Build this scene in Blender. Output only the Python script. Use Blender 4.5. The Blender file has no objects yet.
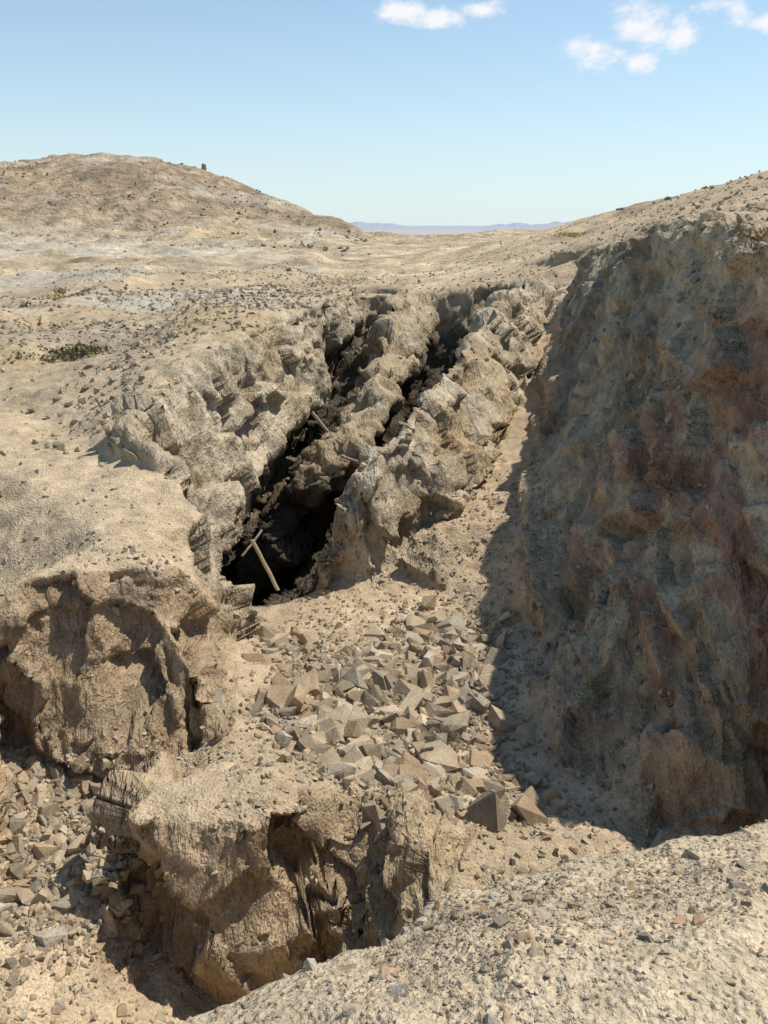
import bpy, bmesh, numpy as np, math, time
from mathutils import Vector, geometry
rng=np.random.default_rng(7)
F=800.0; PIT=math.atan((512-228)/F); CP,SP=math.cos(PIT),math.sin(PIT)
def P(u,v,y):
    a=(u-384)/F; b=(512-v)/F
    dy=CP+SP*b; dz=-SP+CP*b
    t=y/dy
    return (a*t,y,dz*t)
def S(*p): return [P(*q) for q in p]
lines=[]; pts=[]
# foreground berm
lines.append([(-14,0,-3.0),(-4,0.8,-2.6),(-1.5,1.25,-2.45)]+S((190,1008,1.85),(260,985,1.92),(330,955,2.03),(400,930,2.15),(450,888,2.35),(520,866,2.45),(620,846,2.55),(700,832,2.65),(768,820,2.75))+[(2.6,3.2,-2.1),(4.4,3.7,-1.7),(7,4,-1),(14,4,0)])
lines.append([(-14,2.4,-4.6),(-3.5,2.2,-4.9),(-2,2.7,-5.2),(-.8,3.4,-5.6),(.3,3.9,-5.4),(1.3,4.2,-5.1),(2.5,4.3,-4.9),(4,4.6,-4.6)])
pts+=[(-14,-8,-2),(0,-8,-1.4),(14,-8,-.6),(-4,-2,-1.9),(0,-2,-1.6),(4,-2,-1.3),(0,0,-1.65),(1.2,.6,-1.72),(-1,.2,-1.8)]
pts+=S((600,950,1.68),(750,930,1.75),(400,1000,1.62),(500,900,2.1))
# left pit floor
pts+=S((0,1000,4.1),(0,900,5.0),(100,990,4.35),(60,850,5.5),(0,760,6.3),(60,775,6.2),(115,815,5.7),(105,900,4.95))
pts+=[(-7,3.5,-4.9),(-8,5,-4.6)]
# ledge
LEDGE=[(-14,6.3,-3.3),(-8,6.6,-3.3)]+S((-60,600,6.5),(0,588,6.65),(80,570,7.0),(165,560,7.5),(208,590,8.05))
lines.append(LEDGE)
lines.append([(-14,5.7,-4.2),(-8,6.0,-4.4)]+S((-60,730,6.55),(0,740,6.5),(40,752,6.45),(110,785,6.2),(180,785,6.05),(225,745,6.5),(238,690,7.4),(236,640,8.4)))
pts+=S((60,500,9),(0,470,10),(100,452,10.6),(145,470,9.9),(100,532,8.0))
pts+=S((275,715,7.0),(265,665,7.9),(252,640,8.9))
# left wall rim
LRIM=S((208,590,8.05),(208,553,8.6),(200,512,9.1),(185,478,9.6),(150,453,10.1),(122,428,10.7),(150,390,11.9),(200,355,13.8),(260,328,16.3),(326,300,20.2),(347,293,26))
lines.append(LRIM+S((352,287,33)))
LEDG=S((222,612,9.5),(204,600,10.25),(217,560,11.0),(243,500,13.0),(286,425,16),(322,375,19),(340,326,23))
lines.append(LEDG)
# pit lip and floor of the working's mouth
lines.append(S((204,600,10.25),(230,605,10.5),(262,602,10.75),(300,597,11.0),(318,590,11.25)))
lines.append([(-2.3,11.15,-7.3),(-1.6,11.25,-7.6),(-1.0,11.55,-7.4)])
# mound
lines.append(S((150,788,5.4),(128,815,5.08),(190,822,4.95),(250,818,4.98),(310,806,5.1),(300,778,5.5),(210,766,5.65),(150,788,5.4)))
lines.append(S((128,865,5.15),(140,940,4.98),(200,995,4.78),(260,1000,4.74),(315,965,4.96),(335,905,5.05)))
pts+=S((240,758,5.95),(365,782,5.7),(350,850,5.2),(400,812,5.4),(420,842,5.1),(440,878,4.8),(335,782,5.7),(322,838,5.1),(375,880,5.05),(210,790,5.3),(260,790,5.3))
# floor
pts+=S((300,750,6.5),(340,720,7.2),(400,760,6.5),(430,690,8.0),(480,800,5.95),(540,840,5.4),(500,640,9.2),(380,660,8.6),(300,670,8.3),(470,860,5.0),(560,880,4.9))
pts+=S((250,628,9.8),(320,614,10.3),(400,607,10.6),(450,598,10.8),(290,640,9.5))
# central ridge
lines.append(S((318,590,11.25),(360,586,11.3),(400,562,11.7),(440,522,12.5),(480,472,14.2),(505,420,16.8),(530,360,20.5),(552,310,24)))
CREST=S((324,555,11.3),(328,508,11.4),(348,464,11.7),(396,424,12.5),(438,376,14.4),(474,332,17.6),(505,298,21.5),(535,275,27))
lines.append(CREST)
pts+=S((380,488,11.6),(425,448,12.5),(463,396,14.7),(500,350,18),(415,530,11.8),(352,535,11.35),(440,480,12.6))
# grooves and fin
lines.append([(-1.85,11.7,-8.0),(-1.6,13,-9.2),(-1.5,15.5,-9.8),(-1.15,18.5,-9.2),(-.85,22,-7.8),(-.65,25.5,-5.4)])
lines.append([(-1.0,11.95,-7.8),(-.8,13,-9.2),(-.25,14.2,-9.6),(.45,16,-9.6),(1.2,18.5,-9.0),(2.0,22,-7.6),(2.7,25,-5.4)])
pts+=[(-1.15,14.0,-9.6),(-.75,14.0,-9.6)]
lines.append(S((330,458,15),(342,432,16),(366,380,18.5),(384,330,22),(390,290,26.5)))
lines.append(S((346,462,14.8),(368,434,15.8),(398,384,18.2),(418,338,21.8),(422,297,26)))
pts+=S((372,281,36),(430,286,33),(480,278,32),(400,284,31))
pts+=S((346,292,31),(365,306,29),(388,302,29),(400,290,31))
pts+=[(-.8,30.4,-4.8),(-.1,30.2,-4.8)]
pts+=S((376,268,42),(400,266,43),(405,273,38.5),(380,275,38))+[(0.0,40,-3.4),(.5,40.3,-3.4)]
# chute + right wall
RBASE=S((900,825,5.5),(768,828,5.6),(640,836,5.6),(590,800,6.1),(540,780,6.55),(522,710,7.5),(505,640,9.1),(500,582,10.6),(515,520,12),(530,440,15.5),(545,380,18.7),(560,320,22.5),(580,275,26))
lines.append(RBASE)
RIM=[(8,5.4,-.6),(5.2,6.2,-.5)]+S((830,250,7.6),(768,238,8.5),(735,224,9.9),(700,214,11.6),(660,223,14),(625,239,17.5),(598,253,22.5),(585,262,28))
lines.append(RIM)
pts+=S((600,610,8.2),(645,590,7.8),(560,560,9.9),(768,400,7.2),(768,600,6.3),(700,700,6.2),(640,720,6.6),(575,700,7.2),(650,400,10.6),(600,400,13.2),(570,420,14.4),(700,330,9.5),(640,300,13.2),(600,320,17),(760,300,8.1),(560,500,11.6),(660,520,8.3),(580,640,8.4),(700,500,7.7))
# right hill
lines.append(S((850,146,24),(768,170,29),(700,189,35),(620,208,43),(560,225,52),(530,236,64)))
pts+=S((740,198,17),(790,215,11),(680,210,22),(640,222,28),(590,235,38),(560,245,40),(600,243,28))
pts+=[(14,10,1.2),(30,12,4),(30,40,4),(60,30,6),(20,62,.4),(40,90,-1)]
# saddle
pts+=S((420,278,44),(480,262,38),(520,250,42),(370,260,55),(450,252,55),(520,241,58),(450,270,38),(505,268,33),(350,262,52),(410,257,55))
lines.append(S((330,247,84),(370,244,88),(450,246,76),(500,242,72),(530,237,70)))
# left plateau
pts+=S((0,400,14),(80,370,16.5),(60,430,12.4),(0,340,20),(150,330,21),(250,290,32),(300,296,28),(0,290,33),(100,265,55),(200,255,65),(300,248,80),(180,300,28),(60,310,27),(250,265,50),(300,275,42),(20,265,52),(225,320,20.5))
pts+=[(-14,8,-3.1),(-14,14,-2.9),(-30,20,-2.4),(-40,50,-2),(-90,90,-1),(-30,0,-3)]
# hill
lines.append(S((-200,190,150),(-60,172,150),(0,167,150),(60,157,150),(110,154,150),(155,159,150),(200,171,148),(250,187,142),(320,215,127),(368,238,112)))
pts+=S((0,250,88),(100,245,95),(0,215,112),(100,210,115),(180,215,112),(230,240,98),(260,225,108),(40,185,130),(150,185,130))
pts+=[(-60,220,0),(-30,210,-2),(-110,200,4),(0,140,-6),(30,140,-7),(-10,175,-9),(80,120,-8),(0,300,-20),(-200,300,-10),(250,250,-18),(150,60,3)]
for yy,zz in ((900,-62),(3000,-62),(12000,-62),(45000,-62)):
    for xx in (-1.3,-.8,-.4,0,.4,.8,1.3): pts.append((xx*yy,yy,zz))
pts+=[(-600,-300,-20),(600,-300,-20),(-60,-60,-4),(60,-60,-2),(-300,60,-3),(400,60,-5)]

V=[];E=[];idx={}
def add(p):
    k=(round(p[0],3),round(p[1],3))
    if k not in idx: idx[k]=len(V); V.append(p)
    return idx[k]
for L in lines:
    ii=[add(p) for p in L]
    E+= [(a,b) for a,b in zip(ii[:-1],ii[1:])]
for p in pts: add(p)
ov,oe,of,orv,ore,orf=geometry.delaunay_2d_cdt([Vector((p[0],p[1])) for p in V],E,[],0,1e-4)
Z=np.zeros(len(ov)); bad=[]
for i,o in enumerate(orv):
    if len(o): Z[i]=V[o[0]][2]
    else: bad.append(i)
tri=np.array([list(f) for f in of],dtype=np.int64)
for i in bad:
    d=[((ov[i].x-V[k][0])**2+(ov[i].y-V[k][1])**2,V[k][2]) for k in range(len(V))]
    d.sort(); Z[i]=(d[0][1]+d[1][1])/2
X=np.array([[v.x,v.y,z] for v,z in zip(ov,Z)])
def fix(tri,X):
    a,b,c=X[tri[:,0]],X[tri[:,1]],X[tri[:,2]]
    n=(b[:,0]-a[:,0])*(c[:,1]-a[:,1])-(b[:,1]-a[:,1])*(c[:,0]-a[:,0])
    t=tri.copy(); m=n<0; t[m,1],t[m,2]=tri[m,2],tri[m,1]; return t
tri=fix(tri,X)
def refine(X,tri,k,maxit=24,cap=1500000):
    for it in range(maxit):
        e=np.concatenate([tri[:,[0,1]],tri[:,[1,2]],tri[:,[2,0]]]); e.sort(axis=1)
        key=e[:,0]*(len(X)+1)+e[:,1]
        uk,inv=np.unique(key,return_inverse=True)
        a=uk//(len(X)+1); b=uk%(len(X)+1)
        A,B=X[a],X[b]; M=(A+B)/2
        L=np.linalg.norm(A-B,axis=1)
        nd=np.minimum(np.minimum(np.linalg.norm(A,axis=1),np.linalg.norm(B,axis=1)),np.linalg.norm(M,axis=1))
        nd=np.maximum(nd,1.6)
        thr=k*nd
        out=(M[:,1]<0.8)|(np.abs(M[:,0])>0.58*M[:,1]+1.2)
        thr=np.where(out,thr*5+.02,thr)
        mk=L>thr
        if not mk.any() or len(tri)>cap: break
        nid=np.full(len(uk),-1,dtype=np.int64); nid[mk]=len(X)+np.arange(mk.sum())
        X=np.concatenate([X,M[mk]])
        n=len(tri); m=nid[inv]; m0,m1,m2=m[:n],m[n:2*n],m[2*n:]
        out_t=[]
        cnt=(m0>=0).astype(int)+(m1>=0)+(m2>=0)
        out_t.append(tri[cnt==0])
        for r in range(3):
            v0,v1,v2=tri[:,r],tri[:,(r+1)%3],tri[:,(r+2)%3]
            e0,e1,e2=[m0,m1,m2][r],[m0,m1,m2][(r+1)%3],[m0,m1,m2][(r+2)%3]
            s=(cnt==1)&(e0>=0)
            out_t+= [np.stack([v0[s],e0[s],v2[s]],1),np.stack([e0[s],v1[s],v2[s]],1)]
            s=(cnt==2)&(e0<0)
            out_t+= [np.stack([v2[s],e2[s],e1[s]],1),np.stack([v0[s],v1[s],e1[s]],1),np.stack([v0[s],e1[s],e2[s]],1)]
        s=cnt==3
        v0,v1,v2=tri[s].T; a0,a1,a2=m0[s],m1[s],m2[s]
        out_t+= [np.stack([v0,a0,a2],1),np.stack([a0,v1,a1],1),np.stack([a2,a1,v2],1),np.stack([a0,a1,a2],1)]
        tri=np.concatenate(out_t)
    return X,tri
def smooth(X,tri,n,lam=.5):
    e=np.concatenate([tri[:,[0,1]],tri[:,[1,2]],tri[:,[2,0]]]); 
    i=np.concatenate([e[:,0],e[:,1]]); j=np.concatenate([e[:,1],e[:,0]])
    cnt=np.bincount(i,minlength=len(X))[:,None]
    for _ in range(n):
        s=np.stack([np.bincount(i,weights=X[j,c],minlength=len(X)) for c in range(3)],1)/cnt
        X=X+lam*(s-X)
    return X
def normals(X,tri):
    a,b,c=X[tri[:,0]],X[tri[:,1]],X[tri[:,2]]
    fn=np.cross(b-a,c-a)
    N=np.zeros_like(X)
    for q in range(3):
        for c_ in range(3): N[:,c_]+=np.bincount(tri[:,q],weights=fn[:,c_],minlength=len(X))
    return N/np.maximum(np.linalg.norm(N,axis=1),1e-12)[:,None]
def hsh(ix,iy,iz,s):
    h=(ix.astype(np.uint32)*np.uint32(374761393)+iy.astype(np.uint32)*np.uint32(668265263)+iz.astype(np.uint32)*np.uint32(2147483647)+np.uint32(s*1274126177&0xffffffff))
    h=(h^(h>>np.uint32(13)))*np.uint32(1274126177); h=(h^(h>>np.uint32(16)))*np.uint32(2246822519); h^=h>>np.uint32(15)
    return h.astype(np.float32)/np.float32(4294967295.0)
def noise(Q,s=0):
    q=np.floor(Q); f=(Q-q).astype(np.float32); q=q.astype(np.int64).astype(np.uint32); f=f*f*f*(f*(f*6-15)+10)
    r=0
    for dx in (0,1):
        for dy in (0,1):
            for dz in (0,1):
                w=(f[:,0] if dx else 1-f[:,0])*(f[:,1] if dy else 1-f[:,1])*(f[:,2] if dz else 1-f[:,2])
                r=r+w*hsh(q[:,0]+np.uint32(dx),q[:,1]+np.uint32(dy),q[:,2]+np.uint32(dz),s)
    return r*2-1
def fbm(Q,o=4,s=0,g=.5):
    r=0;a=1
    for k in range(o):
        r=r+a*noise(Q*(2.03**k)+17.3*k,s+k); a*=g
    return r
def ridged(Q,o=3,s=0,g=.55):
    r=0;a=1
    for k in range(o):
        r=r+a*((1-np.abs(noise(Q*(2.1**k)+9.7*k,s+k))*1.6)); a*=g
    return r
def cell(Q,s=0,tilt=1.0,full=True):
    q=np.floor(Q).astype(np.int64); bd=np.full(len(Q),9e9,dtype=np.float32); best=np.zeros((len(Q),3),dtype=np.float32); bid=np.zeros((len(Q),3),dtype=np.int64)
    rg=(-1,0,1)
    for dx in rg:
        for dy in rg:
            for dz in rg:
                if abs(dx)+abs(dy)+abs(dz)>2: continue
                cx,cy,cz=q[:,0]+dx,q[:,1]+dy,q[:,2]+dz
                px=cx+.2+.6*hsh(cx,cy,cz,s+11);py=cy+.2+.6*hsh(cy,cz,cx,s+12);pz=cz+.2+.6*hsh(cz,cx,cy,s+13)
                d=(Q[:,0]-px)**2+(Q[:,1]-py)**2+(Q[:,2]-pz)**2
                m=d<bd; bd[m]=d[m]; best[m,0]=px[m];best[m,1]=py[m];best[m,2]=pz[m]; bid[m,0]=cx[m];bid[m,1]=cy[m];bid[m,2]=cz[m]
    h=[hsh(bid[:,0],bid[:,1],bid[:,2],s+20+i)*2-1 for i in range(4)]
    D=Q-best
    return h[0]*.5+tilt*(D[:,0]*h[1]+D[:,1]*h[2]+D[:,2]*h[3])
def sstep(a,b,x):
    t=np.clip((x-a)/(b-a),0,1); return t*t*(3-2*t)

KF=.0046
X,tri=refine(X,tri,.03)
X=smooth(X,tri,1)
# weathered, rounded shoulders of the near ledge and the mound
wr=np.clip(np.exp(-((X[:,0]+2.6)/3.0)**2-((X[:,1]-7.6)/1.2)**2)*.9+np.exp(-((X[:,0]+1.1)/.9)**2-((X[:,1]-5.3)/.45)**2)*.9,0,1)[:,None]
X=smooth(X,tri,2,.5*wr)
X,tri=refine(X,tri,KF)
X=smooth(X,tri,3)
cr=np.array(CREST); lr=np.array(LRIM); le=np.array(LEDG); rb=np.array(RBASE[2:]); rr=np.array(RIM[2:])
x,y,z=X.T
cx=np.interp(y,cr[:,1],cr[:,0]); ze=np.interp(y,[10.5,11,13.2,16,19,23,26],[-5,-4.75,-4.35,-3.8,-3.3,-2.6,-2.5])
cave_shade=sstep(10.8,11.2,y)*(1-sstep(25,28,y))*(1-sstep(-.25,.05,x-cx))*sstep(-.1,.15,x-np.interp(y,le[:,1],le[:,0]))*sstep(.2,1.0,ze-z)
w=sstep(10.75,11.2,y)*(1-sstep(24,29,y))*(1-sstep(-.3,0,x-cx))*sstep(-4.2,-3.0,x)
X[:,0]-=w*.8*np.clip(ze-.15-z,0,3.8)
N=normals(X,tri)
x,y,z=X.T
def blob(cx,cy,r,rz=None):
    return np.exp(-(((x-cx)/r)**2+((y-cy)/(rz or r))**2))
slope=1-N[:,2]
big=fbm(X*.45,3,3); med=fbm(X*2.2,3,4)
rock=sstep(.2,.38,slope+.08*big+.05*med)
fin_=np.clip(blob(.0,5.15,.5,.42)*1.4,0,1)
rock=np.maximum(rock,.95*fin_)
rock=np.maximum(rock,(1-sstep(.6,1.0,np.abs(x-cx-.15)+.3*med))*sstep(11,11.4,y)*(1-sstep(24,30,y)))
xl=np.interp(y,lr[:,1],lr[:,0]); xe=np.interp(y,le[:,1],le[:,0])
lw=sstep(-.2,.1,x-xl+.25*big+.15*med)*(1-sstep(.1,.5,x-xe))*sstep(8.9,9.4,y)*(1-sstep(24,29,y))
rock=np.maximum(rock,lw)
trench=sstep(10.9,11.3,y)*(1-sstep(25,29,y))*(1-sstep(-.1,.2,x-cx))*sstep(-.2,.2,x-xe)
rock=np.maximum(rock,trench)
ordr=np.argsort(rb[1:,1]); xb=np.interp(y,rb[1:,1][ordr],rb[1:,0][ordr]); xr=np.interp(y,rr[:,1],rr[:,0])
rw=sstep(0.0,.35,x-xb+.2*big)*(1-sstep(-.1,.4,x-xr))*sstep(5.3,5.8,y)*(1-sstep(24,28,y))
rock=np.maximum(rock,rw)
rock*=1-sstep(35,60,y)
rock*=1-.9*np.clip(1.3*blob(-1.15,7.9,.45,1.1),0,1)
fg=1-sstep(2.8,3.4,y-.15*np.abs(x))
rock*=1-fg
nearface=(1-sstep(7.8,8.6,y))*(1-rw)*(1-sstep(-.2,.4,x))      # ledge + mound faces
# --- rock relief
mk=rock>.02; Xr=X[mk]; rwm=rw[mk]; lwm=lw[mk]
wv=np.stack([noise(Xr*1.3,41),noise(Xr*1.3,42),noise(Xr*1.3,43)],1)
Ax=np.array([[.85,-.30,.43],[.35,.90,-.1],[-.36,.27,.89]])   # across bedding, along strike, down dip
Q=Xr@Ax.T
R=Q*np.array([1.35,.5,.75])+.12*wv
st=np.stack([Q[:,0]*2.6,Q[:,1]*.45,Q[:,2]*.8],1)+.3*wv
patch=sstep(-.45,.35,fbm(Xr*.8,2,55))          # smooth vs. shattered areas
dr=.06*fbm(Xr*.9,3,5)+(.30*cell(R*.7,1,1.2)*(1-.45*rwm)+.21*cell(R*1.7,2,1.2)*(1-.45*rwm)+.095*cell(R*4.2,3)*(1-.2*rwm)*(.3+.7*patch)+.028*cell(R*10,4)*(.2+.8*patch))
dr=dr+.05*ridged(st,3,61)*(.2+.8*patch)+rwm*.05*ridged(st*np.array([.7,.5,.8]),2,64)-.035
disp=np.zeros(len(X)); disp[mk]=rock[mk]*dr
dist=np.linalg.norm(X,axis=1)
lod=lambda s: np.clip(s/(dist*KF*2),0,1)
disp+=(1-rock)*(.07*fbm(X*.8,3,6)*(1-.5*fg)+.022*fbm(X*5,3,7)*lod(.2)+.006*fbm(X*22,1,8)*lod(.05))
far=sstep(30,90,y)*(1-sstep(400,900,y))
f2=y>25; Xf=X[f2]
t=np.zeros(len(X)); t[f2]=1.4*fbm(Xf*.05,4,12)*sstep(80,120,Xf[:,1])+.22*fbm(Xf*.3,3,13)+.20*ridged(Xf*.4,3,14)*sstep(40,90,Xf[:,1]); disp+=far*t
pl=(1-sstep(-3.5,-.5,x+.03*y))*sstep(13,19,y)*(1-sstep(90,120,y))
disp+=pl*(.6*(1-2*np.abs(noise(X*np.array([.16,.10,.1])+3,33)))+.22*fbm(X*np.array([.5,.4,.3]),3,34))
disp*=1-sstep(600,2000,y)
X=X+N*disp[:,None]
# tilted slabs right of the mound
s_=(.94*x-.35*y)/.30+.35*noise(X*2.5,77); sw=s_-np.floor(s_); hs=hsh(np.floor(s_).astype(np.int64)+50,np.zeros(len(x),dtype=np.int64),np.zeros(len(x),dtype=np.int64),5)
X[:,2]+=fin_*sstep(4.2,4.6,y)*((1-sw)*.40*(.5+hs)-.12)
x,y,z=X.T
N2=normals(X,tri)
c1=fbm(X*.6,3,21); c2=fbm(X*3.0,3,24); c3=np.zeros(len(X)); c3[mk]=cell(R*1.7,2,.0)*2
c4=np.zeros(len(X)); c4[mk]=cell(R*4.2,3,.0)*2
col=lambda r,g,b: np.array([r,g,b])
sand=col(.45,.345,.222)[None]*(1+.12*c1+.08*c2)[:,None]
pale=col(.55,.46,.33); brown=col(.33,.225,.13); grey=col(.37,.32,.235); rust=col(.27,.145,.10)
rk=col(.44,.34,.215)[None]*np.ones((len(X),1))
def mix(a,b,t): t=np.clip(t,0,1)[:,None]; return a*(1-t)+b*t
rk=mix(rk,grey,sstep(-.1,.6,c1+.3*c3)*.6)
rk=mix(rk,brown,sstep(.0,.6,c2)*.55)
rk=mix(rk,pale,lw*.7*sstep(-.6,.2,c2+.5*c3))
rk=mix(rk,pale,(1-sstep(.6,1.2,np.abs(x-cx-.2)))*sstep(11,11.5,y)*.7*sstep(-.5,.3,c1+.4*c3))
sp_=np.zeros(len(X)); sp_[mk]=fbm(st*np.array([.6,.9,.5]),3,91)
rk=mix(rk,col(.35,.30,.21),rw*sstep(-3.4,-2.4,z+.4*c1)*.85)
rk=mix(rk,col(.39,.265,.16),rw*(1-sstep(10,12,y))*(1-sstep(-2.8,-1.0,z+.5*c1))*.85)
rk=mix(rk,col(.23,.175,.12),rw*sstep(.0,.55,sp_)*.65)
rk=mix(rk,col(.48,.37,.235),rw*sstep(.1,.6,-sp_)*.6)
rst=np.zeros(len(X)); rst[mk]=sstep(-.2,.4,fbm(R*1.5,4,51,.65))
rk=mix(rk,rust,rw*(1-sstep(8.5,11,y))*rst*sstep(-4.8,-3.6,z)*(1-sstep(-1.1,-.4,z))*.75)
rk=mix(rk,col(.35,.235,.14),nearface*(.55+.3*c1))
rk*=(1+.12*c3+.10*c2)[:,None]*(1+.13*c4)[:,None]
rk=mix(rk,col(.08,.065,.045),cave_shade*.93)  # cavern shade painted in: rock colour darkened below the trench edge
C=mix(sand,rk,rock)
C=mix(C,sand,rock*sstep(.78,.93,N2[:,2])*.65*(1-cave_shade))
C=mix(C,col(.455,.37,.255),fg*.6)
C=mix(C,col(.33,.265,.185),pl*.75*sstep(-.2,.35,fbm(X*np.array([.14,.4,.2]),4,61)))
C=mix(C,col(.45,.405,.325),pl*.7*sstep(.05,.4,fbm(X*np.array([.06,.2,.2]),4,65)))
C=mix(C,col(.45,.32,.15),pl*.6*sstep(.25,.6,fbm(X*np.array([.1,.3,.2]),3,66)))
C=mix(C,col(.38,.33,.245),(1-sstep(-4,2,x))*sstep(45,70,y)*(1-sstep(92,108,y))*.7*sstep(-.4,.4,fbm(X*np.array([.04,.1,.3]),3,67)))
mid=sstep(20,40,y)*(1-sstep(300,500,y))
hl=sstep(98,120,y)*(1-sstep(300,500,y))
C=mix(C,col(.32,.23,.145),hl*(.8+.2*fbm(X*.1,3,70)))
C=mix(C,col(.20,.155,.105),hl*.6*sstep(-.1,.5,fbm(X*.35,4,71,.75)))
C=mix(C,col(.41,.345,.255),hl*.7*sstep(.15,.45,fbm(X*np.array([.05,.1,.25]),3,72)))
C*=(1+mid*.26*fbm(X*np.array([.5,.35,.6]),4,68,.8))[:,None]
# worn vehicle tracks crossing the plateau and climbing the hill foot
for (tx0,ty0,tx1,ty1,wd) in ((-30,60,-3,82,.9),(-40,88,-8,112,1.1),(-14,24,-5,50,.6)):
    tt=np.clip(((x-tx0)*(tx1-tx0)+(y-ty0)*(ty1-ty0))/((tx1-tx0)**2+(ty1-ty0)**2),0,1)
    dd=np.hypot(x-tx0-tt*(tx1-tx0),y-ty0-tt*(ty1-ty0)+wd*2*np.sin(tt*7))
    C=mix(C,col(.47,.41,.31),(1-sstep(wd*.6,wd*1.6,dd))*.7)
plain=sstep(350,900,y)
C=mix(C,col(.33,.29,.26),plain); C=mix(C,col(.38,.37,.37),sstep(1500,9000,y)*.8)  # plain's own tan, then distance haze painted into its colour
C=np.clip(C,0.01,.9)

me=bpy.data.meshes.new('ground')
def fill(me,X,tri,sm=False):
    me.vertices.add(len(X)); me.vertices.foreach_set('co',X.astype(np.float32).ravel())
    me.loops.add(tri.size); me.loops.foreach_set('vertex_index',tri.astype(np.int32).ravel())
    me.polygons.add(len(tri)); me.polygons.foreach_set('loop_start',np.arange(0,tri.size,3,dtype=np.int32))
    me.polygons.foreach_set('use_smooth',np.full(len(tri),sm,dtype=bool))
    me.update(calc_edges=True)
fill(me,X,tri,True)
def attr(me,name,C,rk=None):
    a=me.color_attributes.new(name,'FLOAT_COLOR','POINT')
    D=np.ones((len(C),4),dtype=np.float32); D[:,:3]=C
    if rk is not None: D[:,3]=rk
    a.data.foreach_set('color',D.ravel())
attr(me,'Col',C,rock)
ground=bpy.data.objects.new('ground',me); bpy.context.collection.objects.link(ground)

def stone_mat(name,bump=.6,speck=.35,gravel=True,rough=.95):
    m=bpy.data.materials.new(name); m.use_nodes=True; nt=m.node_tree; nt.nodes.clear(); L=nt.links.new
    out=nt.nodes.new('ShaderNodeOutputMaterial'); bs=nt.nodes.new('ShaderNodeBsdfPrincipled')
    bs.inputs['Roughness'].default_value=rough; bs.inputs['Specular IOR Level'].default_value=.15
    L(bs.outputs[0],out.inputs[0])
    at=nt.nodes.new('ShaderNodeAttribute'); at.attribute_name='Col'
    ge=nt.nodes.new('ShaderNodeNewGeometry')
    def nz(sc,det=6,r=.6,vec=None):
        n=nt.nodes.new('ShaderNodeTexNoise'); n.inputs['Scale'].default_value=sc; n.inputs['Detail'].default_value=det; n.inputs['Roughness'].default_value=r
        L(vec or ge.outputs['Position'],n.inputs['Vector']); return n
    def mr(src,a,b,c,d):
        n=nt.nodes.new('ShaderNodeMapRange'); n.inputs[1].default_value=a;n.inputs[2].default_value=b;n.inputs[3].default_value=c;n.inputs[4].default_value=d
        L(src,n.inputs[0]); return n.outputs[0]
    def op(o,a,b=None):
        n=nt.nodes.new('ShaderNodeMath'); n.operation=o; L(a,n.inputs[0])
        if isinstance(b,float): n.inputs[1].default_value=b
        elif b is not None: L(b,n.inputs[1])
        return n.outputs[0]
    n1=nz(4,5,.7); n2=nz(45,3,.7)
    f=op('MULTIPLY',mr(n1.outputs[0],.3,.7,1-speck*.8,1+speck*.8),mr(n2.outputs[0],.3,.7,1-speck*.8,1+speck*.8))
    h=op('ADD',op('MULTIPLY',n1.outputs[0],.07),op('MULTIPLY',n2.outputs[0],.018))
    if gravel:
        v=nt.nodes.new('ShaderNodeTexVoronoi'); v.inputs['Scale'].default_value=38; L(ge.outputs['Position'],v.inputs['Vector'])
        gr=op('MULTIPLY',mr(v.outputs['Distance'],.0,.6,.011,0.0),mr(at.outputs['Alpha'],0,1,1,.3))
        h=op('ADD',h,gr)
        mp=nt.nodes.new('ShaderNodeMapping'); mp.inputs['Rotation'].default_value=(.3,-.45,.35); mp.inputs['Scale'].default_value=(7,1.8,2.6); L(ge.outputs['Position'],mp.inputs[0])
        nr=nz(1.0,4,.6,mp.outputs[0])
        rd=op('ABSOLUTE',op('SUBTRACT',nr.outputs[0],.5))
        h=op('ADD',h,op('MULTIPLY',op('MULTIPLY',rd,-.26),at.outputs['Alpha']))
        f=op('MULTIPLY',f,mr(op('MULTIPLY',rd,at.outputs['Alpha']),0,.18,1.06,.78))
        nf=nz(.55,4,.7); sx=nt.nodes.new('ShaderNodeSeparateXYZ'); L(ge.outputs['Position'],sx.inputs[0])
        h=op('ADD',h,op('MULTIPLY',nf.outputs[0],mr(sx.outputs[1],35.,110.,0.,1.4)))
    vm=nt.nodes.new('ShaderNodeVectorMath'); vm.operation='SCALE'; L(at.outputs['Color'],vm.inputs[0]); L(f,vm.inputs['Scale'])
    L(vm.outputs[0],bs.inputs['Base Color'])
    b=nt.nodes.new('ShaderNodeBump'); b.inputs['Strength'].default_value=bump; b.inputs['Distance'].default_value=1.0; L(h,b.inputs['Height']); L(b.outputs[0],bs.inputs['Normal'])
    return m
gm=stone_mat('desert_ground',.9); me.materials.append(gm)
rm=stone_mat('loose_rock',.35,.28,gravel=False)
leafm=stone_mat('dry_foliage',.1,.3,gravel=False); woodm=stone_mat('weathered_wood',.3,.3,gravel=False)

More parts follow.
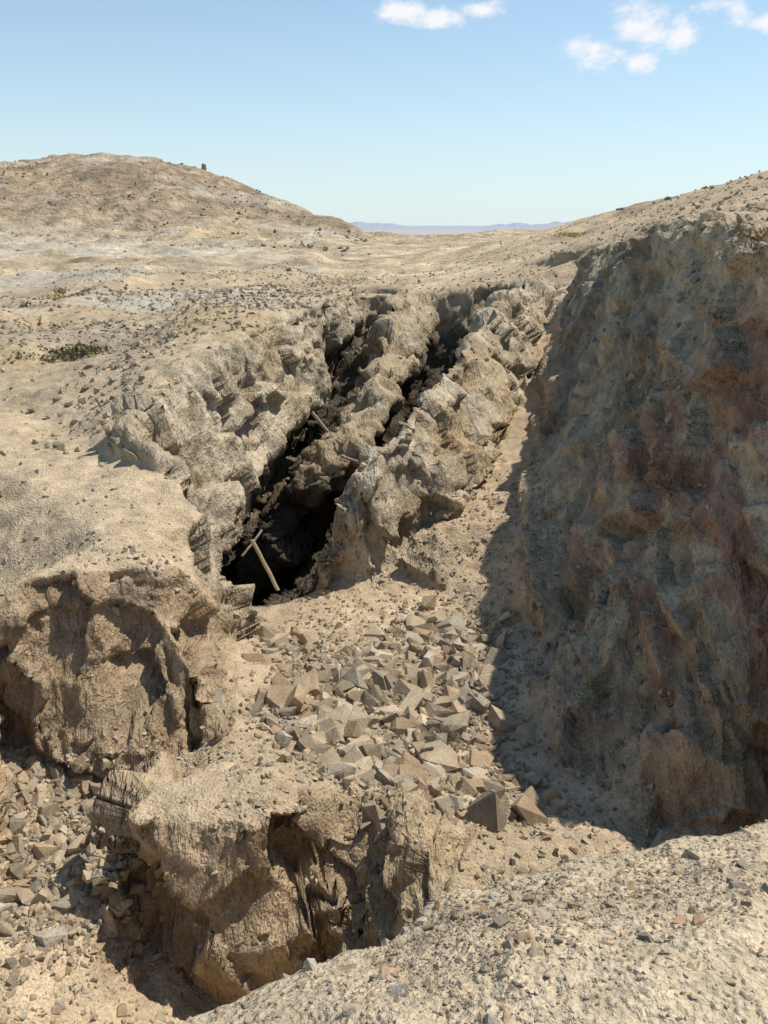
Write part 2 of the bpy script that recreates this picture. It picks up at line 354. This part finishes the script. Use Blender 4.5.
def protos(count,jit,extra,flat=(.35,.8)):
    out=[]
    box=np.array([(i,j,k) for i in (-1,1) for j in (-1,1) for k in (-1,1)],dtype=float)*.62
    for k in range(count):
        p=np.concatenate([box+rng.uniform(-jit,jit,(8,3)),rng.uniform(-1,1,(extra,3))*.9])
        p*=np.array([1,rng.uniform(.5,.95),rng.uniform(*flat)])
        bm=bmesh.new()
        for q in p: bm.verts.new(q)
        r=bmesh.ops.convex_hull(bm,input=bm.verts)
        dele=[v for v in bm.verts if not v.link_faces]
        bmesh.ops.delete(bm,geom=dele,context='VERTS'); bmesh.ops.triangulate(bm,faces=bm.faces[:])
        bmesh.ops.recalc_face_normals(bm,faces=bm.faces[:])
        bm.verts.index_update()
        out.append((np.array([v.co[:] for v in bm.verts]),np.array([[a.index for a in f.verts] for f in bm.faces]))); bm.free()
    return out
PB=protos(40,.42,14,(.35,.8)); PS=protos(20,.45,2,(.3,.75))
fa,fb,fc=X[tri[:,0]],X[tri[:,1]],X[tri[:,2]]
fcen=(fa+fb+fc)/3; fn=np.cross(fb-fa,fc-fa); far_=np.linalg.norm(fn,axis=1)/2; fnz=fn[:,2]/np.maximum(2*far_,1e-12)
nearf=(fcen[:,1]<160)&(fcen[:,1]>.8); fa,fb,fc,fcen,far_,fnz=[q[nearf] for q in (fa,fb,fc,fcen,far_,fnz)]
def scatter(name,weight,n,smin,smax,pw,pro,tint,embed=.3,minz=.55):
    w=far_*weight(fcen)*(fnz>minz); p=w/w.sum()
    f=rng.choice(len(w),n,p=p)
    r1=rng.random(n);r2=rng.random(n); s_=np.sqrt(r1)
    pos=fa[f]*(1-s_)[:,None]+fb[f]*(s_*(1-r2))[:,None]+fc[f]*(s_*r2)[:,None]
    size=smin+(smax-smin)*rng.random(n)**pw
    q=rng.normal(size=(n,4)); q[:,1:3]*=.4; q/=np.linalg.norm(q,axis=1)[:,None]
    w_,a,b,c=q.T
    Rm=np.stack([1-2*(b*b+c*c),2*(a*b-c*w_),2*(a*c+b*w_),2*(a*b+c*w_),1-2*(a*a+c*c),2*(b*c-a*w_),2*(a*c-b*w_),2*(b*c+a*w_),1-2*(a*a+b*b)],1).reshape(n,3,3)
    base=np.array(tint)[rng.integers(len(tint),size=n)]*rng.uniform(.7,1.12,(n,1))
    pos[:,2]+=size*(.15-embed*rng.random(n)); which=rng.integers(len(pro),size=n)
    asp=rng.uniform(.75,1.3,(n,1,3))
    vs=[];ts=[];cs=[];off=0
    for k,(pv,pt) in enumerate(pro):
        I=np.where(which==k)[0]
        if not len(I): continue
        v=np.einsum('npj,nij->npi',pv[None]*asp[I],Rm[I])*(size[I]*.55)[:,None,None]+pos[I][:,None]
        vs.append(v.reshape(-1,3)); ts.append((pt[None]+(off+np.arange(len(I))*len(pv))[:,None,None]).reshape(-1,3)); off+=len(I)*len(pv)
        cs.append(np.repeat(base[I],len(pv),0))
    m=bpy.data.meshes.new(name); VV=np.concatenate(vs); fill(m,VV,np.concatenate(ts)); attr(m,'Col',np.concatenate(cs),np.zeros(len(VV)))
    m.materials.append(rm); o=bpy.data.objects.new(name,m); bpy.context.collection.objects.link(o); return o
def G(c,*bl):
    r=0
    for (bx,by,rx,ry,s) in bl: r=r+s*np.exp(-(((c[:,0]-bx)/rx)**2+((c[:,1]-by)/ry)**2))
    return r
tan=[(.43,.335,.22),(.35,.27,.18),(.46,.37,.255),(.30,.24,.165),(.38,.275,.17),(.38,.325,.24)]
floorw=lambda c:G(c,(.2,7,.6,.5,1),(.6,8.1,.6,.6,1),(-.4,8,.6,.5,.8),(.8,9.3,.5,.7,.7),(.9,6.2,.4,.5,.8),(-.7,7,.5,.4,.7),(0,6.1,.5,.35,.9),(-1.2,9,.4,.5,.4))*(c[:,1]>5.3)
leftw=lambda c:G(c,(-2.7,5.4,.5,.6,1),(-2.4,4.9,.4,.4,.8),(-3.3,6.0,.5,.4,1),(-2.9,6.3,.5,.3,.7))*(c[:,2]<-4.6)
scatter('scree',floorw,1400,.07,.36,3.0,PB,tan,.4)
scatter('scree',floorw,10000,.02,.12,2.2,PS,tan)
scatter('scree',lambda c:(c[:,1]>4.5)*(c[:,1]<14)*(c[:,0]>-1.3)*(c[:,0]<3)*(c[:,2]<-3.8),10000,.012,.10,3.2,PS,tan)
scatter('rubble',leftw,520,.06,.2,2.0,PB,tan,.35)
scatter('rubble',leftw,3000,.015,.08,1.8,PS,tan)
scatter('rubble',lambda c:(c[:,1]>3.6)*(c[:,1]<6.8)*(c[:,0]<-1.3)*(c[:,0]>-5)*(c[:,2]<-4.5),3500,.01,.07,2.5,PS,tan)
scatter('rubble',lambda c:(c[:,1]>4.5)*(c[:,1]<9)*(c[:,0]<-.3)*(c[:,0]>-5)*(c[:,2]>-4.5),1200,.01,.06,3,PS,tan)
scatter('boulders',lambda c:G(c,(-1.95,10.05,.22,.2,1)),6,.2,.42,1,PB,tan,.3,.2)
scatter('boulders',lambda c:G(c,(.9,5.9,.3,.3,1),(.55,8.6,.5,.5,1)),10,.2,.36,1.5,PB,tan,.4)
peb=tan+[(.36,.32,.26),(.28,.23,.17),(.42,.34,.25),(.38,.25,.155)]
fgw=lambda c:(c[:,1]>.9)*(c[:,1]<3.1)*(c[:,0]>-1.5)*(c[:,0]<2.2)*(c[:,2]>-2.9)*(.3+G(c,(.3,1.9,.35,.4,1.5),(1.0,2.2,.4,.3,1)))
scatter('pebbles',fgw,15000,.003,.020,2.6,PS,peb)
scatter('pebbles',fgw,520,.016,.055,2.6,PB,peb)
platw=lambda c:(c[:,1]>7)*(c[:,1]<70)*(c[:,0]>-.5*c[:,1]-2)*(c[:,0]<-.02*c[:,1])*(c[:,2]>-3.6)*(.12+2*sstep(.0,.4,fbm(c*np.array([.25,.3,.2]),2,91)))/(1+(c[:,1]/14)**2)
lt=[(.37,.30,.205),(.29,.235,.165),(.44,.36,.25)]
scatter('plateau_stones',platw,10000,.02,.13,3,PS,lt)
scatter('plateau_stones',lambda c:G(c,(-4.6,12.5,.6,1.5,1),(-4.6,15.5,.8,2,1),(-4,20,1.2,3,1),(-3.2,26,1.5,4,1),(-9,19,4,.8,.6),(-8,26,5,2,.6),(-6,36,6,3,.6))*(c[:,1]>9),9000,.03,.18,2.4,PS,lt)
scatter('hillside_stones',lambda c:(c[:,1]>7)*(c[:,1]<70)*(c[:,0]>.02*c[:,1])*(c[:,0]<.5*c[:,1]+1)*(c[:,2]>-2.6)/(1+(c[:,1]/14)**2),8000,.02,.16,3,PS,lt)
scatter('hillside_stones',lambda c:(c[:,1]>60)*(c[:,0]>-.5*c[:,1])*(c[:,0]<0)*(.2+sstep(0,.4,fbm(c*.12,2,95))),2400,.12,.65,3.5,PS,[(.26,.20,.14),(.20,.17,.10),(.33,.27,.19)])
def gz(px,py):
    k=np.argmin((X[:,0]-px)**2+(X[:,1]-py)**2); return X[k]
def simple(name,V_,T_,colr,mat):
    m=bpy.data.meshes.new(name); V_=np.array(V_,dtype=float); fill(m,V_,np.array(T_,dtype=np.int64)); attr(m,'Col',np.array(colr,dtype=float),np.zeros(len(V_))); m.materials.append(mat)
    o=bpy.data.objects.new(name,m); bpy.context.collection.objects.link(o); return o
def shrub(name,u,v,yd,wd,ht,n,leaf,tint,tw=False):
    p=P(u,v,yd); g=gz(p[0],p[1]); vs=[];ts=[];cs=[]
    cl=rng.normal(size=(max(3,n//60),3))*np.array([wd*.28,wd*.22,ht*.18])
    for i in range(n):
        if tw:
            d=rng.normal(size=3); d[2]=abs(d[2])*.9+.3; d/=np.linalg.norm(d); a=np.array([rng.normal()*wd*.08,rng.normal()*wd*.08,0]); b=a+d*wd*.55*rng.uniform(.4,1)
            s=np.cross(d,rng.normal(size=3)); s*=leaf/np.linalg.norm(s)
            tri_=[a-s,a+s,b]
        else:
            c=cl[rng.integers(len(cl))]+rng.normal(size=3)*np.array([wd*.12,wd*.1,ht*.2]); c[2]=abs(c[2]+ht*.3)
            r=rng.normal(size=(3,3))*leaf; tri_=[c+r[0],c+r[1],c+r[2]]
        k=len(vs); vs+= [q+g for q in tri_]; ts.append([k,k+1,k+2]); cc=np.array(tint)*rng.uniform(.6,1.35); cs+=[cc]*3
    simple(name,vs,ts,cs,leafm)
shrub('desert_shrub',68,370,16.6,1.0,.24,1000,.03,(.15,.135,.07))
shrub('desert_shrub',95,364,17.3,.8,.2,600,.03,(.20,.175,.09))
shrub('desert_shrub',84,318,25.5,.9,.2,300,.035,(.22,.19,.09))
shrub('desert_shrub',28,318,25.5,.4,.25,150,.03,(.2,.18,.11))
shrub('grass_tuft',764,228,9.0,.45,.2,500,.014,(.36,.25,.12))
shrub('grass_tuft',585,234,39,2.0,.12,700,.05,(.48,.37,.13))
shrub('grass_tuft',70,311,27,1.6,.1,400,.04,(.45,.36,.13))
shrub('green_weed',590,712,7.0,.45,.3,260,.014,(.17,.19,.08))
for u,v,yd in ((622,209,42),(668,201,37.5),(706,193,34)):
    shrub('desert_shrub',u,v,yd,.4,.1,110,.035,(.26,.22,.14))
shrub('dry_bush',445,742,6.9,.5,.4,420,.004,(.26,.21,.145),True)
def beam(name,a,b,w,h,tint,roll=0):
    a,b=np.array(a),np.array(b); d=b-a; L_=np.linalg.norm(d); d/=L_
    s=np.cross(d,(0,0,1)); s/=np.linalg.norm(s); t=np.cross(s,d)
    s,t=s*math.cos(roll)+t*math.sin(roll),-s*math.sin(roll)+t*math.cos(roll)
    vs=[];ts=[];n=10; prof=[(-1,-.7),(-.7,-1),(.7,-1),(1,-.7),(1,.7),(.7,1),(-.7,1),(-1,.7)]
    for i in range(n+1):
        f=i/n; c=a+d*L_*f+s*.01*math.sin(f*3)+t*.002*rng.normal()
        k=1-.08*rng.random()
        for p,q in prof: vs.append(c+s*w/2*p*k+t*h/2*q*k)
    for i in range(n):
        for j in range(8):
            A_=i*8+j;B_=i*8+(j+1)%8; ts+=[[A_,B_,B_+8],[A_,B_+8,A_+8]]
    for j in range(1,7): ts+=[[0,j+1,j],[n*8,n*8+j,n*8+j+1]]
    simple(name,vs,ts,[tint]*len(vs),woodm)
beam('wooden_plank',P(252,540,10.8),P(278,590,10.65),.125,.04,(.48,.39,.275),.9)
beam('wooden_stick',P(242,556,10.6),P(262,530,10.9),.028,.028,(.36,.28,.19))
beam('mine_prop',P(312,412,15.9),P(328,432,15.8),.06,.06,(.30,.24,.17))
beam('mine_prop',P(342,456,14.4),P(358,462,13.8),.05,.05,(.33,.265,.185))
vs=[];ts=[];cs=[];cp=P(203,170,147.5); g=gz(cp[0],cp[1])
for i in range(22):
    pv,pt=PB[i%len(PB)]; lv=i/22; r=.45*(1-lv*.6); k=len(vs)
    o_=g+np.array([rng.normal()*r*.35,rng.normal()*r*.35,lv*.75]); vs+=list(pv*.34+o_); ts+=list(pt+k); cs+=[(.36,.30,.22)]*len(pv)
simple('stone_cairn',vs,ts,cs,rm)
vs=[];ts=[];cs=[];n=260
for j,(yd,hmax,cc,ph) in enumerate(((34000,420,(.34,.38,.45),0),(30000,170,(.36,.37,.40),5))):  # blue-grey aerial haze is painted into both ranges' base colours
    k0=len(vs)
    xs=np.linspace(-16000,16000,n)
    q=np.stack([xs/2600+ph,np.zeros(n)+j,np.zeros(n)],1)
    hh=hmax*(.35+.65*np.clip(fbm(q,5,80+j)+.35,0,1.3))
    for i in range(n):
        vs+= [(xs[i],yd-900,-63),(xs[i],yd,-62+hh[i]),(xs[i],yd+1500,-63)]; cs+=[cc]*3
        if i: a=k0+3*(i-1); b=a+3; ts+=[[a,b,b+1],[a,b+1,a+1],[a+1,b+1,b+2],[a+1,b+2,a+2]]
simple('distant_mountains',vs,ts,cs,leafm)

cam=bpy.data.cameras.new('camera'); co=bpy.data.objects.new('camera',cam); bpy.context.collection.objects.link(co)
cam.sensor_fit='VERTICAL'; cam.sensor_height=24; cam.lens=24*F/1024; cam.clip_end=100000; cam.clip_start=.05
co.rotation_euler=(math.pi/2-PIT,0,0); bpy.context.scene.camera=co
el=math.radians(59); az=math.radians(64)
Sd=Vector((math.sin(az)*math.cos(el),math.cos(az)*math.cos(el),math.sin(el)))
sl=bpy.data.lights.new('sun','SUN'); sl.energy=4.9; sl.angle=math.radians(.5); sl.color=(1,.95,.86)
so=bpy.data.objects.new('sun',sl); so.rotation_euler=Sd.to_track_quat('Z','Y').to_euler(); so.location=(20,20,40); bpy.context.collection.objects.link(so)
w=bpy.data.worlds.new('World'); bpy.context.scene.world=w; w.use_nodes=True; nt=w.node_tree; nt.nodes.clear(); L=nt.links.new
out=nt.nodes.new('ShaderNodeOutputWorld'); bg=nt.nodes.new('ShaderNodeBackground'); sk=nt.nodes.new('ShaderNodeTexSky')
sk.sky_type='NISHITA'; sk.sun_disc=False; sk.sun_elevation=el; sk.sun_rotation=az; sk.altitude=400; sk.air_density=1; sk.dust_density=.4; sk.ozone_density=2
bg.inputs[1].default_value=.125; L(bg.outputs[0],out.inputs[0])
tc=nt.nodes.new('ShaderNodeTexCoord'); sp=nt.nodes.new('ShaderNodeSeparateXYZ'); L(tc.outputs['Generated'],sp.inputs[0])
def M(op,a,b=None,c=None):
    n=nt.nodes.new('ShaderNodeMath'); n.operation=op
    for i,q in enumerate((a,b,c)):
        if q is None: continue
        if isinstance(q,(int,float)): n.inputs[i].default_value=q
        else: L(q,n.inputs[i])
    return n.outputs[0]
yy=M('MAXIMUM',sp.outputs[1],.01); gx=M('DIVIDE',sp.outputs[0],yy); gzz=M('DIVIDE',sp.outputs[2],yy)
nz=nt.nodes.new('ShaderNodeTexNoise'); nz.inputs['Scale'].default_value=28; nz.inputs['Detail'].default_value=8; nz.inputs['Roughness'].default_value=.63
mp=nt.nodes.new('ShaderNodeMapping'); mp.inputs['Scale'].default_value=(1,1,1.8); L(tc.outputs['Generated'],mp.inputs[0]); L(mp.outputs[0],nz.inputs['Vector'])
tot=None
for (u,v,ru,rv) in ((402,12,36,14),(440,18,40,12),(478,10,28,12),(600,54,38,18),(635,62,22,12),(640,28,36,22),(682,36,18,18),(735,10,36,15),(765,22,20,12)):
    p=P(u,v,1.0); dx=ru/F/1.1; dz=rv/F/1.1
    a=M('DIVIDE',M('SUBTRACT',gx,p[0]),dx); b=M('DIVIDE',M('SUBTRACT',gzz,p[2]),dz)
    d=M('SUBTRACT',1.0,M('SQRT',M('ADD',M('MULTIPLY',a,a),M('MULTIPLY',b,b))))
    tot=d if tot is None else M('MAXIMUM',tot,d)
val=M('ADD',tot,M('MULTIPLY',M('SUBTRACT',nz.outputs[0],.5),2.8))
mr=nt.nodes.new('ShaderNodeMapRange'); mr.interpolation_type='SMOOTHSTEP'; L(val,mr.inputs[0]); mr.inputs[1].default_value=-.05; mr.inputs[2].default_value=.9
fac=M('MULTIPLY',M('MULTIPLY',mr.outputs[0],.95),M('GREATER_THAN',tot,-.8))
hz=M('MULTIPLY',M('POWER',2.718,M('MULTIPLY',M('ABSOLUTE',sp.outputs[2]),-5.5)),.85)
ti=nt.nodes.new('ShaderNodeMixRGB'); ti.blend_type='MULTIPLY'; ti.inputs[0].default_value=1; L(sk.outputs[0],ti.inputs[1]); ti.inputs[2].default_value=(1.0,1.16,1.16,1)
mh=nt.nodes.new('ShaderNodeMixRGB'); L(hz,mh.inputs[0]); L(ti.outputs[0],mh.inputs[1]); mh.inputs[2].default_value=(5.9,6.8,7.2,1)
mx=nt.nodes.new('ShaderNodeMixRGB'); L(fac,mx.inputs[0]); L(mh.outputs[0],mx.inputs[1]); mx.inputs[2].default_value=(7.7,7.7,7.9,1); L(mx.outputs[0],bg.inputs[0])
sc=bpy.context.scene; sc.view_settings.view_transform='Standard'; sc.view_settings.look='None'; sc.view_settings.exposure=0
